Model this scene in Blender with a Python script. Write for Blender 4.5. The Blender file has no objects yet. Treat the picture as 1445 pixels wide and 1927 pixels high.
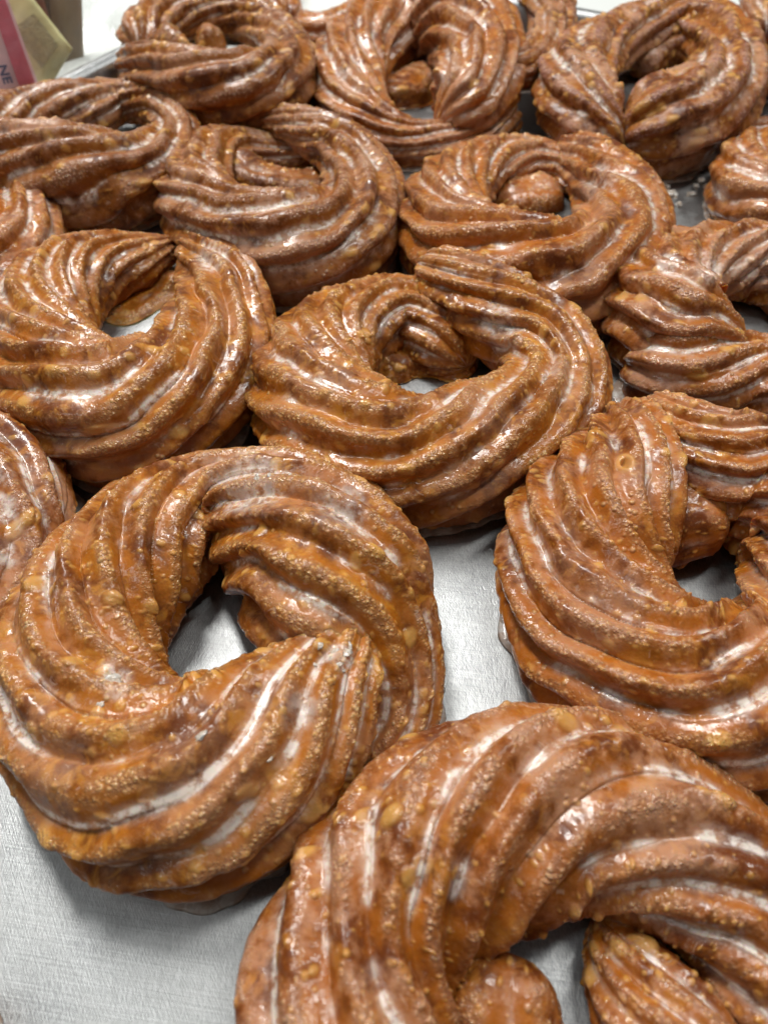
import bpy, math
import numpy as np
from mathutils import Vector

S = bpy.context.scene
C = S.collection
R = math.radians
RES = 1.0            # mesh density factor

# ------------------------------------------------------------------ camera
F = 1401.0; CX = 722.5; CY = 963.5; PITCH = R(51); H = 0.165
cam_d = bpy.data.cameras.new('camera'); cam = bpy.data.objects.new('camera', cam_d); C.objects.link(cam)
cam.location = (0, 0, H); cam.rotation_euler = (R(90) - PITCH, 0, 0)
cam_d.sensor_fit = 'VERTICAL'; cam_d.sensor_height = 24.0
cam_d.lens = 24.0 * F / 1927.0
cam_d.clip_start = 0.005; cam_d.clip_end = 50
cam_d.dof.use_dof = True; cam_d.dof.focus_distance = 0.185; cam_d.dof.aperture_fstop = 11.5
S.camera = cam
FW = np.array([0, math.cos(PITCH), -math.sin(PITCH)]); UP = np.array([0, math.sin(PITCH), math.cos(PITCH)])

def unproj(x, y, z):
    d = FW + np.array([1, 0, 0]) * (x - CX) / F - UP * (y - CY) / F
    t = (z - H) / d[2]
    return np.array([0, 0, H]) + d * t, t          # t = depth along the axis

def proj(P):
    Q = P - np.array([0, 0, H])
    w = Q @ FW
    return CX + F * Q[..., 0] / w, CY - F * (Q @ UP) / w

# ------------------------------------------------------------------ noise
_rs = np.random.RandomState(7)
_perm = _rs.permutation(4096)
_val = _rs.rand(4096) * 2 - 1
def _h(i, j, k):
    return _val[_perm[(_perm[(_perm[i & 4095] + j) & 4095] + k) & 4095]]
def noise(P, sc, off=0.0):
    Q = P / sc + off
    I = np.floor(Q).astype(np.int64); f = Q - I
    u = f * f * f * (f * (f * 6 - 15) + 10)
    i, j, k = I[..., 0], I[..., 1], I[..., 2]; a, b, c = u[..., 0], u[..., 1], u[..., 2]
    def L(x, y, t): return x + (y - x) * t
    return L(L(L(_h(i,j,k), _h(i+1,j,k), a), L(_h(i,j+1,k), _h(i+1,j+1,k), a), b),
             L(L(_h(i,j,k+1), _h(i+1,j,k+1), a), L(_h(i,j+1,k+1), _h(i+1,j+1,k+1), a), b), c)
def sstep(a, b, x):
    t = np.clip((x - a) / (b - a), 0, 1); return t * t * (3 - 2 * t)

# ------------------------------------------------------------------ node helpers
def new_mat(name):
    m = bpy.data.materials.new(name); m.use_nodes = True
    nt = m.node_tree; nt.nodes.clear()
    o = nt.nodes.new('ShaderNodeOutputMaterial'); p = nt.nodes.new('ShaderNodeBsdfPrincipled')
    nt.links.new(p.outputs[0], o.inputs[0]); return m, nt, p
class G:
    def __init__(s, nt): s.nt = nt
    def n(s, t, **kw):
        x = s.nt.nodes.new('ShaderNode' + t)
        for k, v in kw.items(): setattr(x, k, v)
        return x
    def put(s, sock, v):
        if hasattr(v, 'is_output'): s.nt.links.new(v, sock)
        else: sock.default_value = v
    def math(s, op, a, b=0.0, clamp=False):
        x = s.n('Math', operation=op, use_clamp=clamp); s.put(x.inputs[0], a); s.put(x.inputs[1], b); return x.outputs[0]
    def noise(s, vec, scale, detail=3, rough=.5, dist=0.0):
        x = s.n('TexNoise'); s.put(x.inputs['Vector'], vec); x.inputs['Scale'].default_value = scale
        x.inputs['Detail'].default_value = detail; x.inputs['Roughness'].default_value = rough
        x.inputs['Distortion'].default_value = dist; return x.outputs['Fac']
    def voro(s, vec, scale, feature='F1', rnd=1.0):
        x = s.n('TexVoronoi', feature=feature); s.put(x.inputs['Vector'], vec); x.inputs['Scale'].default_value = scale
        x.inputs['Randomness'].default_value = rnd; return x
    def rng(s, v, a, b, c=0.0, d=1.0):
        x = s.n('MapRange', interpolation_type='SMOOTHSTEP'); s.put(x.inputs[0], v)
        for i, q in zip((1, 2, 3, 4), (a, b, c, d)): x.inputs[i].default_value = q
        return x.outputs[0]
    def mix(s, f, a, b, mode='MIX'):
        x = s.n('Mix', data_type='RGBA', blend_type=mode); s.put(x.inputs[0], f)
        for i, v in ((6, a), (7, b)):
            s.put(x.inputs[i], v if hasattr(v, 'is_output') else (*v, 1.0))
        return x.outputs[2]
    def attr(s, name): return s.n('Attribute', attribute_name=name).outputs['Fac']
    def bump(s, h, dist, strength=1.0, normal=None):
        x = s.n('Bump'); s.put(x.inputs['Height'], h); x.inputs['Distance'].default_value = dist
        x.inputs['Strength'].default_value = strength
        if normal is not None: s.put(x.inputs['Normal'], normal)
        return x.outputs[0]

# ------------------------------------------------------------------ materials
def dough_material(name, tint, film, gloss=1.0):
    m, nt, p = new_mat(name); g = G(nt)
    co = g.n('TexCoord').outputs['Object']
    gl = g.attr('glaze'); bl = g.attr('blister'); cr = g.attr('crest')
    # wobble the coordinates so that pimples are not perfect cells
    n1 = g.noise(co, 70, 4, .55); n2 = g.noise(co, 300, 4, .6); n3 = g.noise(co, 1300, 3, .6); nv = g.noise(co, 45, 3, .5, .5)
    v1 = g.voro(co, 820).outputs['Distance']; v2 = g.voro(co, 1500).outputs['Distance']; v3 = g.voro(co, 330).outputs['Distance']
    deep = (0.155 * tint[0], 0.036 * tint[1], 0.004 * tint[2]); amber = (0.43 * tint[0], 0.130 * tint[1], 0.008 * tint[2]); honey = (0.57 * tint[0], 0.225 * tint[1], 0.024 * tint[2])
    gold = (0.86 * tint[0], 0.60 * tint[1], 0.29 * tint[2]); tan = (0.60 * tint[0], 0.34 * tint[1], 0.145 * tint[2])
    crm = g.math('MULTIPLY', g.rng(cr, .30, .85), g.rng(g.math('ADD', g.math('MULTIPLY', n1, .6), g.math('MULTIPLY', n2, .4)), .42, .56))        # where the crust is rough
    col = g.mix(g.rng(g.math('ADD', g.math('MULTIPLY', n1, .7), g.math('MULTIPLY', n2, .3)), .36, .55), deep, amber)
    col = g.mix(g.math('MULTIPLY', g.rng(g.noise(co, 170, 4, .6, .7), .52, .68), .75), col, honey)
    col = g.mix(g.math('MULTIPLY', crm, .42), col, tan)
    d1 = g.rng(v1, .52, .02); d2 = g.rng(v2, .50, .02); d3 = g.math('MULTIPLY', g.rng(v3, .30, .05), g.rng(n1, .50, .60))
    pim = g.math('MULTIPLY', g.math('ADD', g.math('MULTIPLY', d1, .7), g.math('MULTIPLY', d2, .4)), g.math('ADD', g.math('MULTIPLY', crm, .9), .10))
    col = g.mix(g.math('MULTIPLY', pim, .66, True), col, gold)
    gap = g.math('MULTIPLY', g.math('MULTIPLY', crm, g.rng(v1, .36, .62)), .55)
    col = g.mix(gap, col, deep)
    col = g.mix(g.math('MULTIPLY', d3, .5), col, gold)
    col = g.mix(g.math('MULTIPLY', bl, .62), col, (0.76, 0.42, 0.11))
    # milky veil of thin glaze
    f1 = g.math('MULTIPLY', g.rng(g.math('ADD', g.math('MULTIPLY', nv, .65), g.math('MULTIPLY', n2, .35)), .48, .62), film)
    col = g.mix(f1, col, (0.60, 0.345, 0.22))
    f2 = g.math('MULTIPLY', g.rng(g.noise(co, 210, 5, .7, 1.6), .60, .68), .28)
    col = g.mix(f2, col, (0.80, 0.62, 0.50))
    gbreak = g.math('MULTIPLY', gl, g.rng(g.noise(co, 380, 4, .65), .38, .60, .15, 1.0))
    col = g.mix(g.math('MULTIPLY', gbreak, .88), col, (0.90, 0.80, 0.72))
    nt.links.new(col, p.inputs['Base Color'])
    p.inputs['Roughness'].default_value = .45
    p.inputs['Specular IOR Level'].default_value = .22
    p.inputs['Subsurface Weight'].default_value = .35
    p.inputs['Subsurface Radius'].default_value = (1.0, .34, .08); p.inputs['Subsurface Scale'].default_value = .0022
    g.put(p.inputs['Coat Weight'], g.rng(g.math('ADD', g.noise(co, 160, 3, .6), g.math('MULTIPLY', gl, .4)), .36, .56, .25 * gloss, .92 * gloss))
    g.put(p.inputs['Coat Roughness'], g.rng(g.noise(co, 330, 2), .35, .65, .045, .20))
    p.inputs['Coat IOR'].default_value = 1.45
    soft = g.math('SUBTRACT', 1.0, g.math('MULTIPLY', gl, .9))
    h = g.math('ADD', g.math('MULTIPLY', pim, .75), g.math('MULTIPLY', d3, .7))
    h = g.math('ADD', h, g.math('MULTIPLY', g.math('MULTIPLY', n3, crm), .30))
    h = g.math('ADD', h, g.math('MULTIPLY', n2, .35))
    h = g.math('MULTIPLY', h, soft)
    nt.links.new(g.bump(h, .00060, 1.0), p.inputs['Normal'])
    nt.links.new(g.bump(h, .00042, 1.0), p.inputs['Coat Normal'])
    return m

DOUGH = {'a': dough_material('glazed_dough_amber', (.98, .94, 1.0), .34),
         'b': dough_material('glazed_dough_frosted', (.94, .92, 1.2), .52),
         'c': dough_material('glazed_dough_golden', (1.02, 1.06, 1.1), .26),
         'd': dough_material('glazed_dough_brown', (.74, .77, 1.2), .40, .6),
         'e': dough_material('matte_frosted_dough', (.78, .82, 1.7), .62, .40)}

def glaze_material():
    m, nt, p = new_mat('sugar_glaze'); g = G(nt); co = g.n('TexCoord').outputs['Object']
    n = g.noise(co, 300, 3)
    nt.links.new(g.mix(g.rng(n, .35, .7), (.50, .37, .29), (.76, .72, .67)), p.inputs['Base Color'])
    p.inputs['Roughness'].default_value = .14; p.inputs['Coat Weight'].default_value = .6; p.inputs['Coat Roughness'].default_value = .06
    p.inputs['Transmission Weight'].default_value = .35; p.inputs['IOR'].default_value = 1.42
    nt.links.new(g.bump(g.noise(co, 900, 3), .0004), p.inputs['Normal'])
    return m
GLAZE = glaze_material()

# ------------------------------------------------------------------ mesh helpers
def grid_mesh(name, V, wrap, caps=True):
    """V: (ns, nt, 3); second axis closed if wrap"""
    ns, nt_, _ = V.shape
    idx = np.arange(ns * nt_).reshape(ns, nt_)
    if wrap: nx = np.roll(idx, -1, axis=1)
    else: nx = idx[:, 1:]; idx2 = idx[:, :-1]
    a = idx if wrap else idx2
    q = np.stack([a[:-1], nx[:-1], nx[1:], a[1:]], -1).reshape(-1, 4)
    verts = V.reshape(-1, 3); polys = [q]; 
    me = bpy.data.meshes.new(name)
    capf = []
    if caps and wrap:
        c0 = V[0].mean(0); c1 = V[-1].mean(0); n0 = len(verts)
        verts = np.vstack([verts, c0, c1])
        t0 = np.stack([np.full(nt_, n0), nx[0], idx[0]], -1)
        t1 = np.stack([np.full(nt_, n0 + 1), idx[-1], nx[-1]], -1)
        capf = np.vstack([t0, t1])
    nq = len(q); ntr = len(capf)
    me.vertices.add(len(verts)); me.vertices.foreach_set('co', verts.astype(np.float32).ravel())
    loops = q.ravel() if ntr == 0 else np.concatenate([q.ravel(), capf.ravel()])
    me.loops.add(len(loops)); me.loops.foreach_set('vertex_index', loops.astype(np.int32))
    starts = np.concatenate([np.arange(nq) * 4, nq * 4 + np.arange(ntr) * 3]).astype(np.int32)
    me.polygons.add(nq + ntr); me.polygons.foreach_set('loop_start', starts)
    me.update(calc_edges=True); me.validate()
    me.polygons.foreach_set('use_smooth', np.ones(nq + ntr, dtype=bool))
    return me

def link(name, me, mat, parent=None, loc=None):
    o = bpy.data.objects.new(name, me); C.objects.link(o)
    if mat: me.materials.append(mat)
    if parent: o.parent = parent
    if loc is not None: o.location = loc
    return o

def catmull(P, n):
    """P (k,d) -> n samples, centripetal-ish via uniform param on chord length"""
    P = np.asarray(P, float); k = len(P)
    d = np.sqrt(np.linalg.norm(np.diff(P[:, :3], axis=0), axis=1)) + 1e-9
    t = np.concatenate([[0], np.cumsum(d)])
    # monotone-ish cubic hermite with finite-difference tangents
    m = np.zeros_like(P)
    m[1:-1] = (P[2:] - P[:-2]) / (t[2:] - t[:-2])[:, None]
    m[0] = (P[1] - P[0]) / (t[1] - t[0]); m[-1] = (P[-1] - P[-2]) / (t[-1] - t[-2])
    x = np.linspace(0, t[-1], n); i = np.clip(np.searchsorted(t, x) - 1, 0, k - 2)
    hh = (t[i + 1] - t[i]); u = ((x - t[i]) / hh)[:, None]; hh = hh[:, None]
    return ((2*u**3 - 3*u**2 + 1) * P[i] + (u**3 - 2*u**2 + u) * hh * m[i] + (-2*u**3 + 3*u**2) * P[i+1] + (u**3 - u**2) * hh * m[i+1])

# ------------------------------------------------------------------ the strand of piped dough
def strand(name, pts, seed, parent, org, nr=9, turn=1.0, depth=.175, ph=0.0, squash=.88, base=0.0, mat='a',
           blister=1.0, pools=(), fill=.20, ppx=1.0, craters=(), lump=1.0):
    """pts: (px, py, half width px, lift mm) where the tube's middle stands, traced round the ring"""
    rs = np.random.RandomState(seed)
    W = []
    for (x, y, hw, dz) in pts:
        z = .012
        for _ in range(6):
            P, t = unproj(x, y, z); r = hw * t / F / .955
            z = base + .80 * squash * r + dz * .001
        W.append([*P, r])
    W = np.array(W)
    D = catmull(W, 3000)
    D[:, 3] = np.maximum(D[:, 3], .0006)
    seg = np.linalg.norm(np.diff(D[:, :3], axis=0), axis=1); s = np.concatenate([[0], np.cumsum(seg)])
    Ltot = s[-1]
    rmean = D[:, 3].mean()
    depth_c = np.mean([unproj(x, y, .01)[1] for x, y, *_ in pts])
    pix = depth_c / F * 1.885                      # metres per pixel of the 767 px picture
    ns = int(np.clip(Ltot / (pix * 1.25) * ppx * RES, 60, 1300)); nt_ = int(np.clip(2 * math.pi * rmean / (pix * 1.35) * ppx * RES, 48, 620))
    # denser sampling at both ends
    u = np.linspace(0, 1, ns); u = u - .10 * np.sin(2 * math.pi * u) / (2 * math.pi) * 6 * .12
    ss = u * Ltot
    c = np.stack([np.interp(ss, s, D[:, i]) for i in range(3)], -1); r = np.interp(ss, s, D[:, 3])
    # rounded ends
    e = .85 * np.interp([0.02 * Ltot, .98 * Ltot], s, D[:, 3])
    for dist, ee in ((ss, e[0]), (Ltot - ss, e[1])):
        q = np.clip(dist / ee, 0, 1); r = r * np.maximum(np.sqrt(np.maximum(1 - (1 - q) ** 2, 0)), .03)
    T = np.gradient(c, axis=0); T[:, 2] *= .5
    k = max(5, ns // 60); ker = np.hanning(2 * k + 1); ker /= ker.sum()
    T = np.stack([np.convolve(np.pad(T[:, i], k, mode='edge'), ker, 'valid') for i in range(3)], -1)
    T /= np.linalg.norm(T, axis=1)[:, None]
    Zv = np.array([0, 0, 1.0]); N = np.cross(T, Zv); N /= np.linalg.norm(N, axis=1)[:, None]; B = np.cross(N, T)
    phi = np.linspace(0, 2 * math.pi, nt_, endpoint=False)
    PH, SS = np.meshgrid(phi, ss); RR = r[:, None] * np.ones_like(PH)
    cosl = np.cos(PH); cosl = np.where(np.sin(PH) < 0, np.sign(cosl) * np.abs(cosl) ** .55, cosl)
    dirv = N[:, None, :] * cosl[..., None] + B[:, None, :] * (squash * np.sin(PH))[..., None]
    P0 = c[:, None, :] + dirv * RR[..., None]
    off = rs.rand(3) * 50
    # ridges
    rate = turn * 2 * math.pi / max(Ltot, .12)
    wv = noise(P0, .030, off) * .34 + noise(P0, .011, off + 9) * .12
    psi = nr / (2 * math.pi) * (PH - rate * SS - ph + wv * (2 * math.pi / nr) * 1.0)
    cell = np.floor(psi); fr = psi - cell
    amp = noise(np.stack([cell * 7.3, SS / .03, cell * 0 + seed], -1), 1.0) 
    fr = np.clip(fr, 0, 1)
    x2 = np.abs(2 * fr - 1)
    fs = fr ** (1.35 if seed % 2 else 1.2); x2 = np.abs(2 * fs - 1)
    dome = .30 * (1 - x2 ** 2.0) + .70 * (.5 + .5 * np.cos(math.pi * x2)) ** .85
    top = np.sin(PH)                                      # how far the spot faces up
    fl = fill * (.50 + 1.15 * noise(P0, .020, off + 3) + .5 * noise(P0, .006, off + 5)) 
    fl = np.clip(fl, 0.02, .165) * (.45 + .55 * sstep(-.6, .5, top))
    kx = .07
    hmx = np.maximum(dome, fl) + kx * np.exp(-((dome - fl) / kx) ** 2) * .28
    under = sstep(-.95, -.45, top)
    dd = depth * (1 + .35 * amp) * (.35 + .65 * under)
    rad = 1 - dd * (1 - hmx)
    rad += lump * (.045 * noise(P0, .020, off + 11) + .022 * noise(P0, .008, off + 12))
    gl = (.26 * sstep(.36, .0, dome - fl) + .74 * sstep(.05, -.07, dome - fl)) * sstep(.03, .13, fl)
    gl *= sstep(-.35, .25, noise(P0, .009, off + 21) + .45)
    disp = RR * (rad - 1)
    bump_a = (.00016 * noise(P0, .0030, off + 31) + .00006 * noise(P0, .0015, off + 32)) * (1 - .8 * gl)
    # scalloped little crests along each ridge
    sc = noise(np.stack([SS / .0016, cell * 3.1, SS * 0], -1), 1.0, off + 40) * (.00025) * dome ** 2
    disp += bump_a + sc * (1 - gl)
    # blisters
    bl = np.zeros_like(PH); area = Ltot * 2 * math.pi * rmean
    nb = int(area * 0.85e5 * blister)
    sigma = ss[1] - ss[0]
    bs = rs.rand(nb) * Ltot; bp = rs.rand(nb) * 2 * math.pi
    br = .00035 + .00055 * rs.rand(nb) ** 2.0 + (rs.rand(nb) < .10) * (.0004 + rs.rand(nb) ** 1.6 * .0016)
    for a_, b_, q_ in zip(bs, bp, br):
        i0, i1 = np.searchsorted(ss, [a_ - q_, a_ + q_]); 
        if i1 - i0 < 2: continue
        rr = r[(i0 + i1) // 2]
        if rr < .003: continue
        w = int(q_ / rr / (2 * math.pi) * nt_) + 1; jc = int(b_ / (2 * math.pi) * nt_)
        jj = np.arange(jc - w, jc + w + 1) % nt_
        dphi = (phi[jj] - b_ + math.pi) % (2 * math.pi) - math.pi
        d2 = ((ss[i0:i1, None] - a_) ** 2 + (dphi[None] * rr) ** 2) / q_ ** 2
        k_ = np.clip(1 - d2, 0, 1); hh = k_ ** .8
        sub = np.ix_(np.arange(i0, i1), jj)
        g_ = gl[sub]
        disp[sub] += q_ * (.60 if q_ < .0010 else .38) * hh * (1 - .75 * g_)
        bl[sub] = np.maximum(bl[sub], sstep(0, .8, k_) * (1 - g_) * (.45 + .55 * min(1, q_ / .0011)))
    V = P0 + dirv * disp[..., None]
    # flattened underside resting on what is below
    lo = base + .0004
    z = V[..., 2]; low = np.broadcast_to(np.minimum(lo, c[:, None, 2]), z.shape)
    V[..., 2] = np.where(z < lo + .0015, lo + .0015 * np.exp(np.clip((z - lo - .0015) / .0015, -6, 0)) , z)
    if pools or craters:
        X, Y = proj(V)
        for (a_, b_, q_) in craters:
            d_ = np.hypot(X - a_, Y - b_) / q_; f_ = sstep(-.2, .1, top); mm = q_ * depth_c / F
            V += dirv * (mm * (.28 * np.exp(-((d_ - 1) / .35) ** 2) - 1.1 * sstep(.85, .35, d_)) * f_)[..., None]
            bl = np.maximum(bl, f_ * sstep(1.7, 1.0, d_)); gl = gl * (1 - f_ * sstep(1.6, 1.0, d_))
        for (a_, b_, q_, st) in pools:
            d_ = np.hypot(X - a_, (Y - b_)) / q_ + .28 * noise(V, .004, off + 50)
            m_ = sstep(1.05, .45, d_) * st * sstep(-.3, .1, top) * np.clip(1.25 - dome, 0, 1)
            gl = np.maximum(gl, m_)
    me = grid_mesh(name, V - org, True)
    nv = len(me.vertices)
    for an, arr in (('glaze', gl), ('blister', bl), ('crest', dome ** 2 * sstep(-.4, .3, top))):
        A = me.attributes.new(an, 'FLOAT', 'POINT'); f_ = np.zeros(nv, np.float32); f_[:arr.size] = np.clip(arr, 0, 1).ravel()
        A.data.foreach_set('value', f_)
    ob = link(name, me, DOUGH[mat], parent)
    return dict(c=c, N=N, r=r, ss=ss, V=V, rs=rs, ob=ob, off=off)

def skirt(info, parent, org, base):
    """thin irregular lip of set glaze where the ring meets the tray"""
    V, c, N, r = info['V'], info['c'], info['N'], info['r']; ns = len(c)
    sel = np.arange(0, ns, 2)
    lat = np.einsum('ijk,ik->ij', V - c[:, None, :], N)
    cen = c.mean(0); side = np.sign(np.mean(np.einsum('ij,ij->i', c - cen, N)))
    lowm = V[..., 2] < base + .0022
    l2 = np.where(lowm, lat * side, -1); edge = l2.max(1); 
    k = 9; ker = np.hanning(2 * k + 1); ker /= ker.sum()
    ok = edge > 0
    if ok.sum() < 20: return
    edge = np.interp(np.arange(ns), np.nonzero(ok)[0], edge[ok])
    edge = np.convolve(np.pad(edge, k, mode='edge'), ker, 'valid')
    P = c + N * side * edge[:, None]; P[:, 2] = base
    wd = .0016 + .0022 * np.clip(noise(P, .006, info['off'] + 60) + .15, 0, 1) + .0005 * np.clip(noise(P, .002, info['off'] + 61), 0, 1)
    wd = wd * ok
    prof = [(-1.6, .0), (-1.2, .9), (-.4, .75), (.3, .45), (.8, .28), (1.0, .06), (.9, 0.0)]
    G_ = np.zeros((len(sel), len(prof), 3))
    for j, (a, b) in enumerate(prof):
        G_[:, j] = P[sel] + (N[sel] * side) * (a * wd[sel])[:, None]
        G_[:, j, 2] = base + .0002 + b * np.minimum(wd[sel] * .8, .0015)
    me = grid_mesh('glaze_lip', G_ - org, True)
    link('glaze_lip', me, GLAZE, parent)

GROUP = 'glazed crullers heaped on the baking tray'
def cruller(label, pts, seed, nubs=(), **kw):
    base = kw.get('base', 0.0); lip = kw.pop('lip', True)
    ctr = np.mean([unproj(x, y, .01)[0] for x, y, *_ in pts], axis=0); org = np.array([ctr[0], ctr[1], base])
    e = bpy.data.objects.new('glazed_cruller', None); C.objects.link(e); e.location = org; e.empty_display_size = .02
    e['label'] = label; e['category'] = 'cruller'; e['group'] = GROUP
    info = strand('dough_ring', pts, seed, e, org, **kw)
    if lip: skirt(info, e, org, base)
    for i, nb in enumerate(nubs):
        k2 = {k: v for k, v in kw.items() if k in ('mat', 'base', 'squash')}
        strand('dough_nub', nb, seed + 100 + i, e, org, nr=5, turn=.15, depth=.09, ppx=1.0, blister=.9, lump=2.4, fill=.06, **k2)
    return e, org, info

exec_parts = []
# ------------------------------------------------------------------ crullers, traced (px, py, half width, lift mm)
A_, A_org, A_info = cruller('large cruller with flakes of white sugar, bare tray showing through its hole',
    [(640,1440,85,-5),(722,1365,92,-3),(712,1260,130,-1),(650,1140,176,0),(590,1032,170,0),(500,966,134,0),(400,946,106,0),(292,1004,124,0),(212,1094,138,0),
     (158,1202,148,0),(160,1310,156,0),(215,1410,168,0),(335,1468,192,0),(470,1425,186,1),(560,1342,150,6),(624,1258,98,12),(655,1205,62,16),(675,1168,16,19)],
    11, mat='c', turn=1.15, ph=.4, nr=11, pools=[(215,1278,42,1),(640,1235,34,1),(560,1320,60,.5),(470,905,85,.9),(640,960,60,.6)])
B_, *_ = cruller('largest, nearest cruller, a round nub of dough inside its hole',
    [(1118,1722,22,2),(1150,1775,62,1),(1205,1870,105,0),(1280,2010,135,0),(1330,2180,160,0),(1230,2340,180,0),(1040,2400,200,0),(830,2320,210,0),(690,2130,210,0),
     (658,1920,205,0),(690,1760,188,0),(775,1635,196,0),(920,1545,193,0),(1080,1512,182,1),(1250,1570,165,1),(1395,1690,158,0),(1490,1860,150,-1),(1540,2060,130,-2),(1500,2240,90,-3)],
    22, blister=.9, nubs=[[(925,2020,112,0),(942,1910,112,0),(956,1842,96,2),(962,1800,58,3)]], mat='b', turn=1.4, ph=1.0, nr=10, fill=.24)
C_, *_ = cruller('cruller at the right edge with a pinched peak and a tiny burst bubble near it',
    [(1178,770,40,7),(1188,830,92,5),(1158,910,132,2),(1108,990,148,0),(1092,1075,150,0),(1130,1190,162,0),(1240,1285,172,0),(1385,1315,180,0),
     (1520,1260,170,0),(1575,1115,168,0),(1545,985,152,0),(1435,905,128,2),(1330,862,108,5),(1262,800,70,9),(1226,748,26,13)],
    33, nubs=[[(1190,1000,70,-2),(1265,985,84,0),(1330,985,66,4),(1362,990,44,5)],[(1460,1090,70,-1),(1450,1010,80,2)]], craters=[(1176,872,13)], mat='a', turn=1.2, ph=.2, nr=12)
D_, *_ = cruller('cruller in the middle of the tray with one ragged end crossing over its top',
    [(880,690,55,-3),(835,640,70,-2),(770,595,74,-1),(690,602,82,0),(612,655,98,0),(590,745,120,0),(665,835,138,0),(785,862,128,0),(945,818,124,0),
     (1040,735,100,1),(1020,650,92,3),(930,585,84,7),(850,530,66,11),(800,492,44,14)],
    44, nubs=[[(700,725,50,-9),(760,690,50,-9),(830,690,50,-9),(890,715,50,-9)]], mat='c', turn=1.1, ph=.9, nr=11, pools=[(930,600,46,1),(960,640,30,.9),(1050,690,24,.6)])
E_, *_ = cruller('cruller at the left whose two pointed ends almost meet at the back',
    [(335,462,18,4),(262,482,50,2),(165,510,78,0),(95,562,92,0),(70,642,106,0),(118,725,124,0),(225,772,138,0),(367,708,122,0),(420,600,100,0),(410,525,76,2),(372,468,40,5),(350,456,20,7)],
    55, nubs=[[(215,640,40,-13),(260,605,44,-13),(310,570,40,-11),(345,520,36,-4)]], mat='c', turn=1.0, ph=.3, nr=12, pools=[(400,480,40,.9)])
F_, *_ = cruller('cruller cut off by the left edge with a wide pool of white glaze on top',
    [(-300,1150,120,0),(-150,1160,128,0),(-40,1090,125,0),(8,985,122,0),(-30,880,118,0),(-140,830,110,0),(-300,860,105,0),(-370,980,110,0),(-330,1120,110,-1)],
    66, mat='b', turn=.7, pools=[(5,960,48,1),(0,1040,40,1),(0,890,36,.9)])
G_, *_ = cruller('cruller at the right edge whose ridges fan out from a twisted knot of dough',
    [(1408,672,24,9),(1350,648,76,6),(1270,608,112,3),(1236,548,94,1),(1300,500,80,1),(1420,492,76,0),(1540,550,80,0),(1600,650,88,0),(1540,730,92,0),(1400,712,90,-2),(1270,690,98,-2),(1200,665,70,-3)],
    77, mat='b', turn=1.4, ph=.6, nr=10, pools=[(1258,498,26,1),(1335,505,36,1),(1420,515,46,.9),(1432,580,20,1)])
H_, *_ = cruller('amber cruller behind the middle one, a knob of dough at its back edge',
    [(1062,268,26,6),(1115,310,56,4),(1165,390,86,1),(1150,480,104,0),(1055,520,116,0),(935,500,112,0),(845,445,94,0),(838,375,78,0),(895,322,62,0),(985,300,46,0),(1060,318,38,-1),(1090,360,32,-2)],
    88, nubs=[[(930,400,50,-9),(990,385,54,-10),(1060,380,54,-9)]], mat='a', turn=1.1, ph=.5, nr=11, pools=[(1108,355,24,.8),(1140,330,30,.6)])
I_, *_ = cruller('brown crusty cruller with one long strand arching over its hole',
    [(488,225,18,10),(550,232,36,9),(635,275,54,6),(685,355,74,2),(645,435,98,0),(540,462,108,0),(430,432,92,0),(368,370,76,0),(392,302,60,0),(455,280,44,-1),(520,290,34,-3),(590,300,28,-4)],
    99, nubs=[[(440,300,50,-2),(475,345,48,-5),(560,365,44,-7),(640,350,40,-7)]], mat='d', turn=.9, ph=.1, nr=10, depth=.19, blister=1.3, fill=.2)
J_, *_ = cruller('flattened cruller at the upper left with its small hole nearly closed',
    [(-20,255,62,2),(60,222,58,3),(150,206,56,4),(235,190,38,6),(308,202,42,7),(335,260,48,5),(285,318,78,1),(190,338,100,0),(60,325,98,0),(-50,300,80,0),(-60,270,60,0)],
    110, nubs=[[(255,225,26,4),(268,212,28,6)]], mat='d', turn=1.0, ph=.8, nr=9, fill=.33)
K_, *_ = cruller('cruller cut off by the left edge, in front of the flattened one',
    [(38,318,30,6),(55,375,52,4),(28,460,84,0),(-60,530,90,0),(-180,510,85,0),(-220,420,75,0),(-150,345,60,0),(-60,330,45,0)],
    121, mat='a', turn=.6, ph=.3, fill=.32, pools=[(88,450,22,.9),(62,350,14,.8)])
L_, *_ = cruller('dark brown rough cruller next to the tray rim at the top left',
    [(262,96,44,0),(285,50,48,2),(375,25,38,4),(465,34,40,4),(528,80,50,2),(530,140,66,0),(465,168,74,0),(370,164,72,0),(290,136,56,0),(240,120,34,0)],
    132, base=.010, nubs=[[(300,95,60,0),(350,90,44,0)],[(370,88,40,-3),(425,78,42,-3)]], mat='d', turn=1.0, nr=9, depth=.19, fill=.15, blister=1.3)
M_, *_ = cruller('tall cruller with thick white glaze lines, its tip hanging over a dark hole',
    [(960,215,38,-3),(880,262,44,-2),(775,270,46,-1),(695,238,60,0),(652,165,72,0),(678,90,72,2),(762,38,74,4),(862,42,84,6),(905,115,84,7),(872,190,70,7),(818,238,28,6)],
    143, nubs=[[(690,190,50,-12),(760,190,52,-12),(820,150,52,-12)]], mat='b', turn=.9, ph=.0, nr=11, fill=.30, pools=[(645,140,16,.8),(830,150,20,.9),(935,235,18,.9)])  # nub added low in the hole to darken it in place of shade
N_, *_ = cruller('cruller at the top edge right behind the tall one with glaze lines',
    [(900,100,35,0),(960,130,38,0),(1015,105,42,0),(1040,45,42,1),(1020,-20,42,2),(960,-55,45,2),(890,-30,45,0),(870,40,40,0),(890,90,38,0)],
    154, base=.016, mat='d', nr=9, turn=.9)
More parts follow.
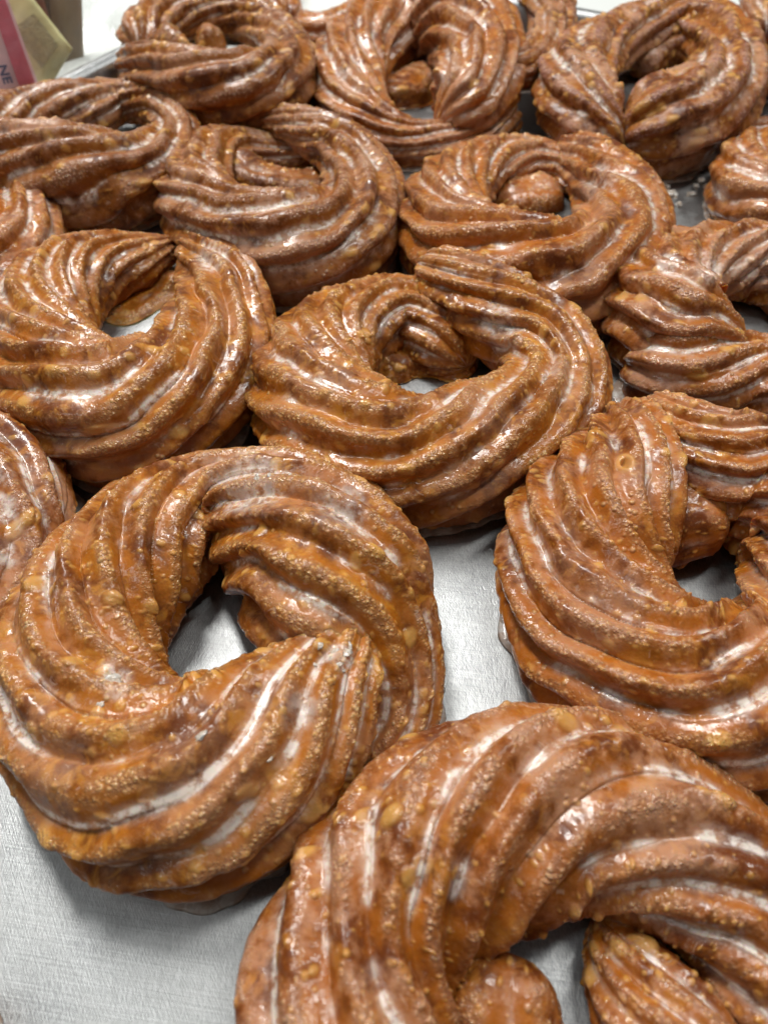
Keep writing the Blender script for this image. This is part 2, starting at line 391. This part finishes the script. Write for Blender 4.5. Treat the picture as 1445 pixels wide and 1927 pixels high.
O_, *_ = cruller('matte pinkish brown cruller at the top right with a wide open hole',
    [(1175,292,34,2),(1120,232,66,6),(1080,165,76,8),(1108,105,62,9),(1190,58,50,10),(1290,38,50,11),(1365,90,62,9),(1352,172,80,6),(1280,222,92,3),(1208,242,88,1),(1160,265,60,0)],
    165, nubs=[[(1200,132,30,0),(1240,95,34,4),(1300,90,36,6),(1335,125,34,6),(1310,165,40,4)]], mat='e', turn=.6, nr=8, blister=1.8, fill=.18)
P_, *_ = cruller('small knobbly cruller at the right edge beside the bare patch of tray',
    [(1440,268,40,6),(1400,310,55,4),(1410,365,70,0),(1500,400,70,0),(1600,370,65,0),(1620,300,58,0),(1560,250,50,0),(1470,250,44,2)],
    176, mat='a', turn=1.2, nr=7, fill=.2)
Q_, *_ = cruller('cruller in the far right corner, only a small piece in view',
    [(1440,70,36,0),(1425,15,40,2),(1480,-30,40,2),(1560,-20,40,0),(1570,50,40,0),(1500,90,38,0)], 187, base=.022, mat='d', nr=8, turn=.8)
Rr_, *_ = cruller('pale glazed piece of cruller at the right edge under the tilted one',
    [(1360,225,30,0),(1400,255,34,0),(1470,250,36,0),(1540,215,34,0),(1530,165,32,0),(1450,150,30,0),(1390,180,30,0)], 198, mat='b', nr=8, turn=.8, fill=.5)
S_, *_ = cruller('cruller cut off by the top edge between the rough one and the tall one',
    [(560,50,36,0),(610,65,40,0),(680,40,42,0),(720,-30,42,0),(660,-80,40,0),(570,-80,40,0),(520,-30,40,0),(540,40,36,0)], 209, base=.012, mat='a', nr=8, turn=.8)
T_, *_ = cruller('cruller of which only an orange sliver shows in the bottom left corner',
    [(-60,2060,120,0),(-160,2020,120,0),(-330,2060,120,0),(-430,2230,120,0),(-330,2420,120,0),(-120,2420,120,0),(-20,2250,120,0),(-50,2090,120,0)], 220, mat='c', nr=9, turn=1.0)

# ------------------------------------------------------------------ flakes of set sugar and drops of glaze
def blob_mesh(name, rx, ry, rz, seed, rough=.35, nseg=14):
    th = np.linspace(.02, math.pi - .02, nseg); ph_ = np.linspace(0, 2 * math.pi, 2 * nseg, endpoint=False)
    T_, P_ = np.meshgrid(th, ph_, indexing='ij')
    D_ = np.stack([np.sin(T_) * np.cos(P_), np.sin(T_) * np.sin(P_), np.cos(T_)], -1)
    rr = 1 + rough * noise(D_, .6, seed * 3.7) + rough * .5 * noise(D_, .25, seed * 1.7)
    return grid_mesh(name, D_ * rr[..., None] * np.array([rx, ry, rz]), True)
def surface_at(info, x, y):
    V = info['V'].reshape(-1, 3); X, Y = proj(V); d = np.hypot(X - x, Y - y); k = np.nonzero(d < 5)[0]
    if len(k) == 0: k = np.array([np.argmin(d)])
    return V[k[np.argmin(np.linalg.norm(V[k] - np.array([0, 0, H]), axis=1))]]
m, nt, p = new_mat('set_sugar'); g = G(nt); co = g.n('TexCoord').outputs['Object']
nt.links.new(g.mix(g.rng(g.noise(co, 700, 3), .35, .65), (.74, .62, .50), (.90, .87, .82)), p.inputs['Base Color'])
p.inputs['Roughness'].default_value = .18; p.inputs['Transmission Weight'].default_value = .25; p.inputs['IOR'].default_value = 1.35; p.inputs['Coat Weight'].default_value = .6; p.inputs['Coat Roughness'].default_value = .05
nt.links.new(g.bump(g.noise(co, 1500, 3), .0005), p.inputs['Normal']); SUGAR = m
fr_ = np.random.RandomState(5)
for i, (x, y, q_) in enumerate([(606,1214,9),(628,1222,8),(655,1228,11),(640,1248,8),(662,1214,7),(618,1236,6),(650,1262,7),(596,1250,6),(214,1276,15),(186,1322,8),(376,1384,9),(512,1428,6),(480,897,8),(505,891,7),(545,889,6)]):
    P = surface_at(A_info, x, y); q2 = q_ * .160 / F
    me = blob_mesh('sugar_flake', q2 * (.8 + .5 * fr_.rand()), q2 * (.5 + .4 * fr_.rand()), q2 * .26, i + 1, .42, 9)
    o = link('sugar_flake', me, SUGAR, A_); o.location = P - A_org; o.rotation_euler = (fr_.rand() * .8 - .3, fr_.rand() * .6 - .3, fr_.rand() * 6)
for i, (x, y, a, b) in enumerate([(1262,365,13,8),(1252,352,7,9),(1318,340,7,5),(1328,352,6,5),(1308,352,5,4),(1300,366,8,3),(1277,386,5,4)]):
    P, t = unproj(x, y, .0006); me = blob_mesh('glaze_drop', a * t / F, b * t / F * 1.6, .0013, i + 40, .4); o = link('glaze_drop', me, SUGAR); o.location = P
    o['label'] = 'small white drop of dried glaze on the bare tray beside the small knobbly cruller'; o['category'] = 'glaze drop'; o['group'] = 'drops of dried glaze on the tray'

# ------------------------------------------------------------------ tray
def aluminium():
    m, nt, p = new_mat('brushed_aluminium'); g = G(nt)
    co = g.n('TexCoord').outputs['Object']
    def stretched(rot, sx, sy, scale, detail=2):
        mp = g.n('Mapping', vector_type='TEXTURE'); g.put(mp.inputs['Vector'], co); mp.inputs['Rotation'].default_value = (0, 0, R(rot)); mp.inputs['Scale'].default_value = (sx, 1 / sy, 1)
        return g.noise(mp.outputs[0], scale, detail, .6)
    a = stretched(74, 1, 9, 420, 3); b = stretched(-58, 1, 12, 330, 3); c = stretched(96, 1, 24, 150, 2); d = stretched(-8, 1, 40, 60, 2)
    big = g.noise(co, 22, 3, .5); mid = g.noise(co, 160, 3, .6)
    h = g.math('ADD', g.math('MULTIPLY', a, .6), g.math('MULTIPLY', b, .55))
    h = g.math('ADD', h, g.math('MULTIPLY', c, .35)); h = g.math('ADD', h, g.math('MULTIPLY', d, .28))
    col = g.mix(g.rng(big, .35, .68), (.29, .30, .305), (.40, .41, .41))
    col = g.mix(g.rng(h, .78, 1.0, 0, .55), col, (.55, .56, .565))
    nt.links.new(col, p.inputs['Base Color'])
    p.inputs['Metallic'].default_value = 1.0
    g.put(p.inputs['Roughness'], g.rng(g.math('ADD', g.math('MULTIPLY', mid, .4), g.math('MULTIPLY', big, .6)), .38, .62, .34, .48))
    nt.links.new(g.bump(h, .00015, .8), p.inputs['Normal'])
    return m
ALU = aluminium()
rimz = .021
e0 = unproj(110, 152, rimz)[0]; e1 = unproj(242, 86, rimz)[0]
dl = (e1 - e0); dl[2] = 0; dl /= np.linalg.norm(dl)                 # direction of the left rim, away from the camera
corner = e0 + dl * (np.dot(unproj(560, -75, rimz)[0] - e0, dl))
back = np.array([dl[1], -dl[0], 0])
print('rim', e0, e1, corner, dl, back)
# tray outline: rounded rectangle-like path (left rim, far rim, right rim, near rim)
Lr = .75; Wd = .66
c0 = corner - dl * Lr; c1 = corner; c2 = corner + back * Wd; c3 = c2 - dl * Lr
def rounded(ps, rad, n=10):
    out = []
    for i in range(4):
        p, a, b = ps[i], ps[i - 1], ps[(i + 1) % 4]
        u = (a - p) / np.linalg.norm(a - p); v = (b - p) / np.linalg.norm(b - p)
        for k in range(n + 1):
            t = k / n; out.append((1-t)**2 * (p + u * rad) + 2 * t * (1-t) * p + t**2 * (p + v * rad))
    return np.array(out)[:, :2]
outl = rounded([c0[:3], c1, c2, c3], .03)
cen = outl.mean(0)
def offset(o, d):
    pr = np.roll(o, 1, 0); nx = np.roll(o, -1, 0); t = nx - pr; t /= np.linalg.norm(t, axis=1)[:, None]
    nrm = np.stack([t[:, 1], -t[:, 0]], -1); sgn = np.sign(np.mean(np.sum((o - cen) * nrm, 1)))
    return o + nrm * sgn * d
prof = [(-.0150, 0), (-.0120, .0010), (-.0095, .0045), (-.0068, .0120), (-.0045, .0190), (-.0034, .0206), (-.0015, .0216), (.0012, .0218), (.0034, .0206), (.0044, .0184), (.0040, .0165)]
loops = []
for d, z in prof:
    q = offset(outl, d); loops.append(np.column_stack([q, np.full(len(q), z)]))
Vt = np.stack(loops, 0)                                             # (profile, outline, 3)
me = grid_mesh('baking_tray', Vt, True, caps=False)
me.transform(__import__('mathutils').Matrix.Identity(4))
tray = bpy.data.objects.new('baking_tray', None); C.objects.link(tray)
tray['label'] = 'brushed aluminium baking tray with a rolled rim, under all the crullers'; tray['category'] = 'baking tray'
rim = link('rim', me, ALU, tray)
md = rim.modifiers.new('thickness', 'SOLIDIFY'); md.thickness = .0009; md.offset = -1
q = offset(outl, -.0150)
me = bpy.data.meshes.new('tray_floor'); me.from_pydata([(a, b, 0) for a, b in q], [], [list(range(len(q)))]); me.update()
link('tray_floor', me, ALU, tray)

# ------------------------------------------------------------------ table
m, nt, p = new_mat('white_table'); g = G(nt); co = g.n('TexCoord').outputs['Object']
nt.links.new(g.mix(g.noise(co, 9, 3), (.74, .77, .75), (.82, .85, .83)), p.inputs['Base Color']); p.inputs['Roughness'].default_value = .35
me = bpy.data.meshes.new('table'); me.from_pydata([(-1.2, -.5, -.004), (1.2, -.5, -.004), (1.2, 1.6, -.004), (-1.2, 1.6, -.004)], [], [(0, 1, 2, 3)]); me.update()
tb = link('table_surface', me, m); tb['kind'] = 'structure'


# ------------------------------------------------------------------ things behind the tray
def simple(name, col, rough=.4, coat=0.0, nscale=60, nb=.0006):
    m, nt, p = new_mat(name); g = G(nt); co = g.n('TexCoord').outputs['Object']
    nt.links.new(g.mix(g.rng(g.noise(co, nscale, 3), .35, .65), tuple(c * .8 for c in col), col), p.inputs['Base Color'])
    p.inputs['Roughness'].default_value = rough; p.inputs['Coat Weight'].default_value = coat
    nt.links.new(g.bump(g.noise(co, nscale * 2.5, 3), nb), p.inputs['Normal']); return m
def unplane(x, y, y0, lean=.25):
    d = FW + np.array([1, 0, 0]) * (x - CX) / F - UP * (y - CY) / F
    t = (y0 - lean * 0 + lean * H) / (d[1] - lean * d[2])     # plane y = y0 + lean*z
    return np.array([0, 0, H]) + d * t
def packet(label, cat, quad, y0, mat, thick=.0035, bands=(), group=None):
    """pillow shaped sachet; quad = four corners (px, py) going round"""
    q = [unplane(x, y, y0) for x, y in quad]
    org = (q[2] + q[3]) / 2; nrm = np.cross(q[1] - q[0], q[3] - q[0]); nrm /= np.linalg.norm(nrm)
    if nrm[1] > 0: nrm = -nrm
    e = bpy.data.objects.new('sachet', None); C.objects.link(e); e.location = org; e['label'] = label; e['category'] = cat
    if group: e['group'] = group
    U, Vv = np.meshgrid(np.linspace(0, 1, 40), np.linspace(0, 1, 40))
    def bil(U, Vv): return ((1-U)*(1-Vv))[..., None]*q[0] + (U*(1-Vv))[..., None]*q[1] + (U*Vv)[..., None]*q[2] + ((1-U)*Vv)[..., None]*q[3]
    def lift(U, Vv):
        e_ = np.minimum(np.minimum(Vv, 1 - Vv) * 7, 1.0); w = np.sin(math.pi * np.clip(U, 0, 1)) ** .5
        return thick * np.clip((e_ - .35) / .65, 0, 1) ** .6 * w * (1 + .25 * noise(bil(U, Vv), .012, y0 * 100))
    L = lift(U, Vv); Fr = bil(U, Vv) + nrm * (L + .0003)[..., None]; Bk = bil(U, Vv) - nrm * (L + .0003)[..., None]
    n = 40; ring = lambda A: np.concatenate([A[0, :-1], A[:-1, -1], A[-1, :0:-1], A[:0:-1, 0]])
    verts = np.concatenate([Fr.reshape(-1, 3), Bk.reshape(-1, 3)]) - org
    idx = np.arange(n * n).reshape(n, n); fs = []
    for i in range(n - 1):
        for j in range(n - 1):
            a, b, c_, d_ = idx[i, j], idx[i, j+1], idx[i+1, j+1], idx[i+1, j]
            fs.append((a, b, c_, d_)); fs.append((d_ + n*n, c_ + n*n, b + n*n, a + n*n))
    rg = ring(idx)
    for i in range(len(rg)):
        a, b = rg[i], rg[(i + 1) % len(rg)]; fs.append((b, a, a + n*n, b + n*n))
    me = bpy.data.meshes.new('wrapper'); me.from_pydata([tuple(v) for v in verts], [], [tuple(int(x) for x in f) for f in fs]); me.update()
    for p_ in me.polygons: p_.use_smooth = True
    link('wrapper', me, mat, e)
    for (nm, u0, u1, v0, v1, bm_) in bands:
        U2, V2 = np.meshgrid(np.linspace(u0, u1, 16), np.linspace(v0, v1, 40))
        S2 = bil(U2, V2) + nrm * (lift(U2, V2) + .0007)[..., None]
        me = grid_mesh(nm, S2 - org, False); link(nm, me, bm_, e)
    return e, q, nrm, org
GS = 'sachets in the clear plastic bag'
pinkm = simple('pink_paper', (.92, .56, .60), .35, .3); rosem = simple('rose_paper', (.72, .12, .19), .35, .3)
yelm = simple('yellow_paper', (.78, .74, .36), .32, .4); yprint = simple('yellow_print', (.46, .42, .22), .4, .2, 400)
brm = simple('brown_paper', (.24, .16, .08), .35, .3); dkm = simple('dark_brown_print', (.075, .045, .02), .4, .2, 300)
redm = simple('reddish_brown_paper', (.16, .05, .03), .4, .2)
pk, q, nrm, org = packet('pink sugar sachet with a rose edge stripe and small blue lettering', 'sachet',
    [(-190, -60), (-5, -60), (79, 176), (-100, 236)], .372, pinkm, bands=[('edge_stripe', .84, .985, .02, .98, rosem)], group=GS)
cu = bpy.data.curves.new('lettering', 'FONT'); cu.body = 'NE'; cu.size = .0060; cu.offset = .0002; cu.extrude = .0001; cu.align_x = 'CENTER'
to = bpy.data.objects.new('tmp', cu); C.objects.link(to)
dg = bpy.context.evaluated_depsgraph_get(); tm = bpy.data.meshes.new_from_object(to.evaluated_get(dg)); bpy.data.objects.remove(to)
tm.name = 'lettering'
from mathutils import Matrix
xa = (q[2] - q[1]); xa /= np.linalg.norm(xa); ya = np.cross(nrm, xa); pos = unplane(11, 138, .372) + nrm * .0052 - org
Mx = Matrix(((xa[0], ya[0], nrm[0], pos[0]), (xa[1], ya[1], nrm[1], pos[1]), (xa[2], ya[2], nrm[2], pos[2]), (0, 0, 0, 1)))
tm.transform(Mx); link('lettering', tm, simple('blue_ink', (.03, .035, .13), .5), pk)
packet('pale yellow sachet with a crimped end pointing at the tray rim', 'sachet', [(-60, -20), (28, -48), (137, 92), (88, 176)], .392, yelm,
       bands=[('print', .30, .86, .45, .86, yprint)], group=GS)
packet('reddish brown sachet standing behind the yellow one', 'sachet', [(-20, -70), (62, -70), (104, 70), (30, 90)], .408, redm, group=GS)
packet('olive brown sachet standing upright at the right end of the bag', 'sachet', [(62, -80), (152, -80), (160, 160), (84, 170)], .425, brm,
       bands=[('dark_print', .06, .36, .1, .66, dkm)], group=GS)
# clear plastic bag round them
m, nt, p = new_mat('clear_plastic'); g = G(nt); co = g.n('TexCoord').outputs['Object']
p.inputs['Base Color'].default_value = (.95, .95, .93, 1); p.inputs['Roughness'].default_value = .12
p.inputs['Alpha'].default_value = .05; nt.links.new(g.bump(g.noise(co, 70, 3, .6, 1.5), .003), p.inputs['Normal'])
U, Vv = np.meshgrid(np.linspace(-240, 172, 90), np.linspace(-80, 205, 70))
Bg = np.zeros(U.shape + (3,))
for i in range(U.shape[0]):
    for j in range(U.shape[1]):
        Bg[i, j] = unplane(U[i, j], Vv[i, j], .352 + .085 * float(np.clip((U[i, j] - 40) / 132, 0, 1)) ** 2)
Bg[..., 1] += .0022 * noise(Bg, .018) + .0010 * noise(Bg, .006)
org = Bg[-1].mean(0); org[2] = 0; me = grid_mesh('plastic_bag', Bg - org, False); pb = link('plastic_bag', me, m); pb.location = org
md = pb.modifiers.new('t', 'SOLIDIFY'); md.thickness = .0002
pb['label'] = 'clear plastic bag holding the pink, yellow and brown sachets'; pb['category'] = 'plastic bag'
# crumpled white sheet
m, nt, p = new_mat('white_plastic'); g = G(nt); co = g.n('TexCoord').outputs['Object']
p.inputs['Base Color'].default_value = (.80, .84, .82, 1); p.inputs['Roughness'].default_value = .22
p.inputs['Subsurface Weight'].default_value = .0
nt.links.new(g.bump(g.noise(co, 60, 4, .6, 1.2), .002), p.inputs['Normal'])
xs, ys = np.meshgrid(np.linspace(-.40, .02, 150), np.linspace(.40, .80, 130))
P3 = np.stack([xs, ys, xs * 0], -1)
z = .006 + .010 * np.abs(noise(P3, .07)) + .006 * np.abs(noise(P3, .028, 4)) + .05 * sstep(.46, .8, ys)
ed = np.minimum(np.minimum(xs + .40, .02 - xs), ys - .40); z *= sstep(0, .03, ed)
ys2 = ys + .012 * noise(P3, .05, 8)
me = grid_mesh('plastic_sheet', np.stack([xs, ys2, z], -1) - np.array([-.2, .6, 0]), False); sh = link('plastic_sheet', me, m); sh.location = (-.2, .6, 0)
md = sh.modifiers.new('t', 'SOLIDIFY'); md.thickness = .0004
sh['label'] = 'crumpled glossy white plastic sheet on the table behind the tray'; sh['category'] = 'plastic sheet'


# ------------------------------------------------------------------ light
w = bpy.data.worlds.new('World'); S.world = w; w.use_nodes = True
nt = w.node_tree; g = G(nt); bg = nt.nodes['Background']
tc = g.n('TexCoord').outputs['Generated']; sp = g.n('SeparateXYZ'); nt.links.new(tc, sp.inputs[0])
nt.links.new(g.mix(g.rng(sp.outputs[2], -.1, .75), (.10, .09, .08), (.50, .54, .54)), bg.inputs[0]); bg.inputs[1].default_value = .19

def area(name, loc, target, sx, sy, power, col=(1, 1, 1)):
    d = bpy.data.lights.new(name, 'AREA'); d.shape = 'RECTANGLE'; d.size = sx; d.size_y = sy; d.energy = power; d.color = col
    o = bpy.data.objects.new(name, d); C.objects.link(o); o.location = loc
    o.rotation_euler = (Vector(target) - Vector(loc)).to_track_quat('-Z', 'Y').to_euler(); return o
area('ceiling_panel', (-.40, .95, 1.25), (0, .15, 0), .15, 1.0, 22, (1, .98, .94))
area('ceiling_panel', (.60, .55, 1.4), (0, .15, 0), .12, 1.2, 11, (1, .99, .95))
area('ceiling_panel', (-.75, -.15, 1.5), (0, .15, 0), .14, 1.2, 3, (.97, 1, 1))

S.render.engine = 'CYCLES'
S.view_settings.view_transform = 'Standard'; S.view_settings.look = 'None'; S.view_settings.gamma = 1
S.view_settings.exposure = 0.0
S.cycles.max_bounces = 4; S.cycles.diffuse_bounces = 2; S.cycles.glossy_bounces = 2; S.cycles.transmission_bounces = 3
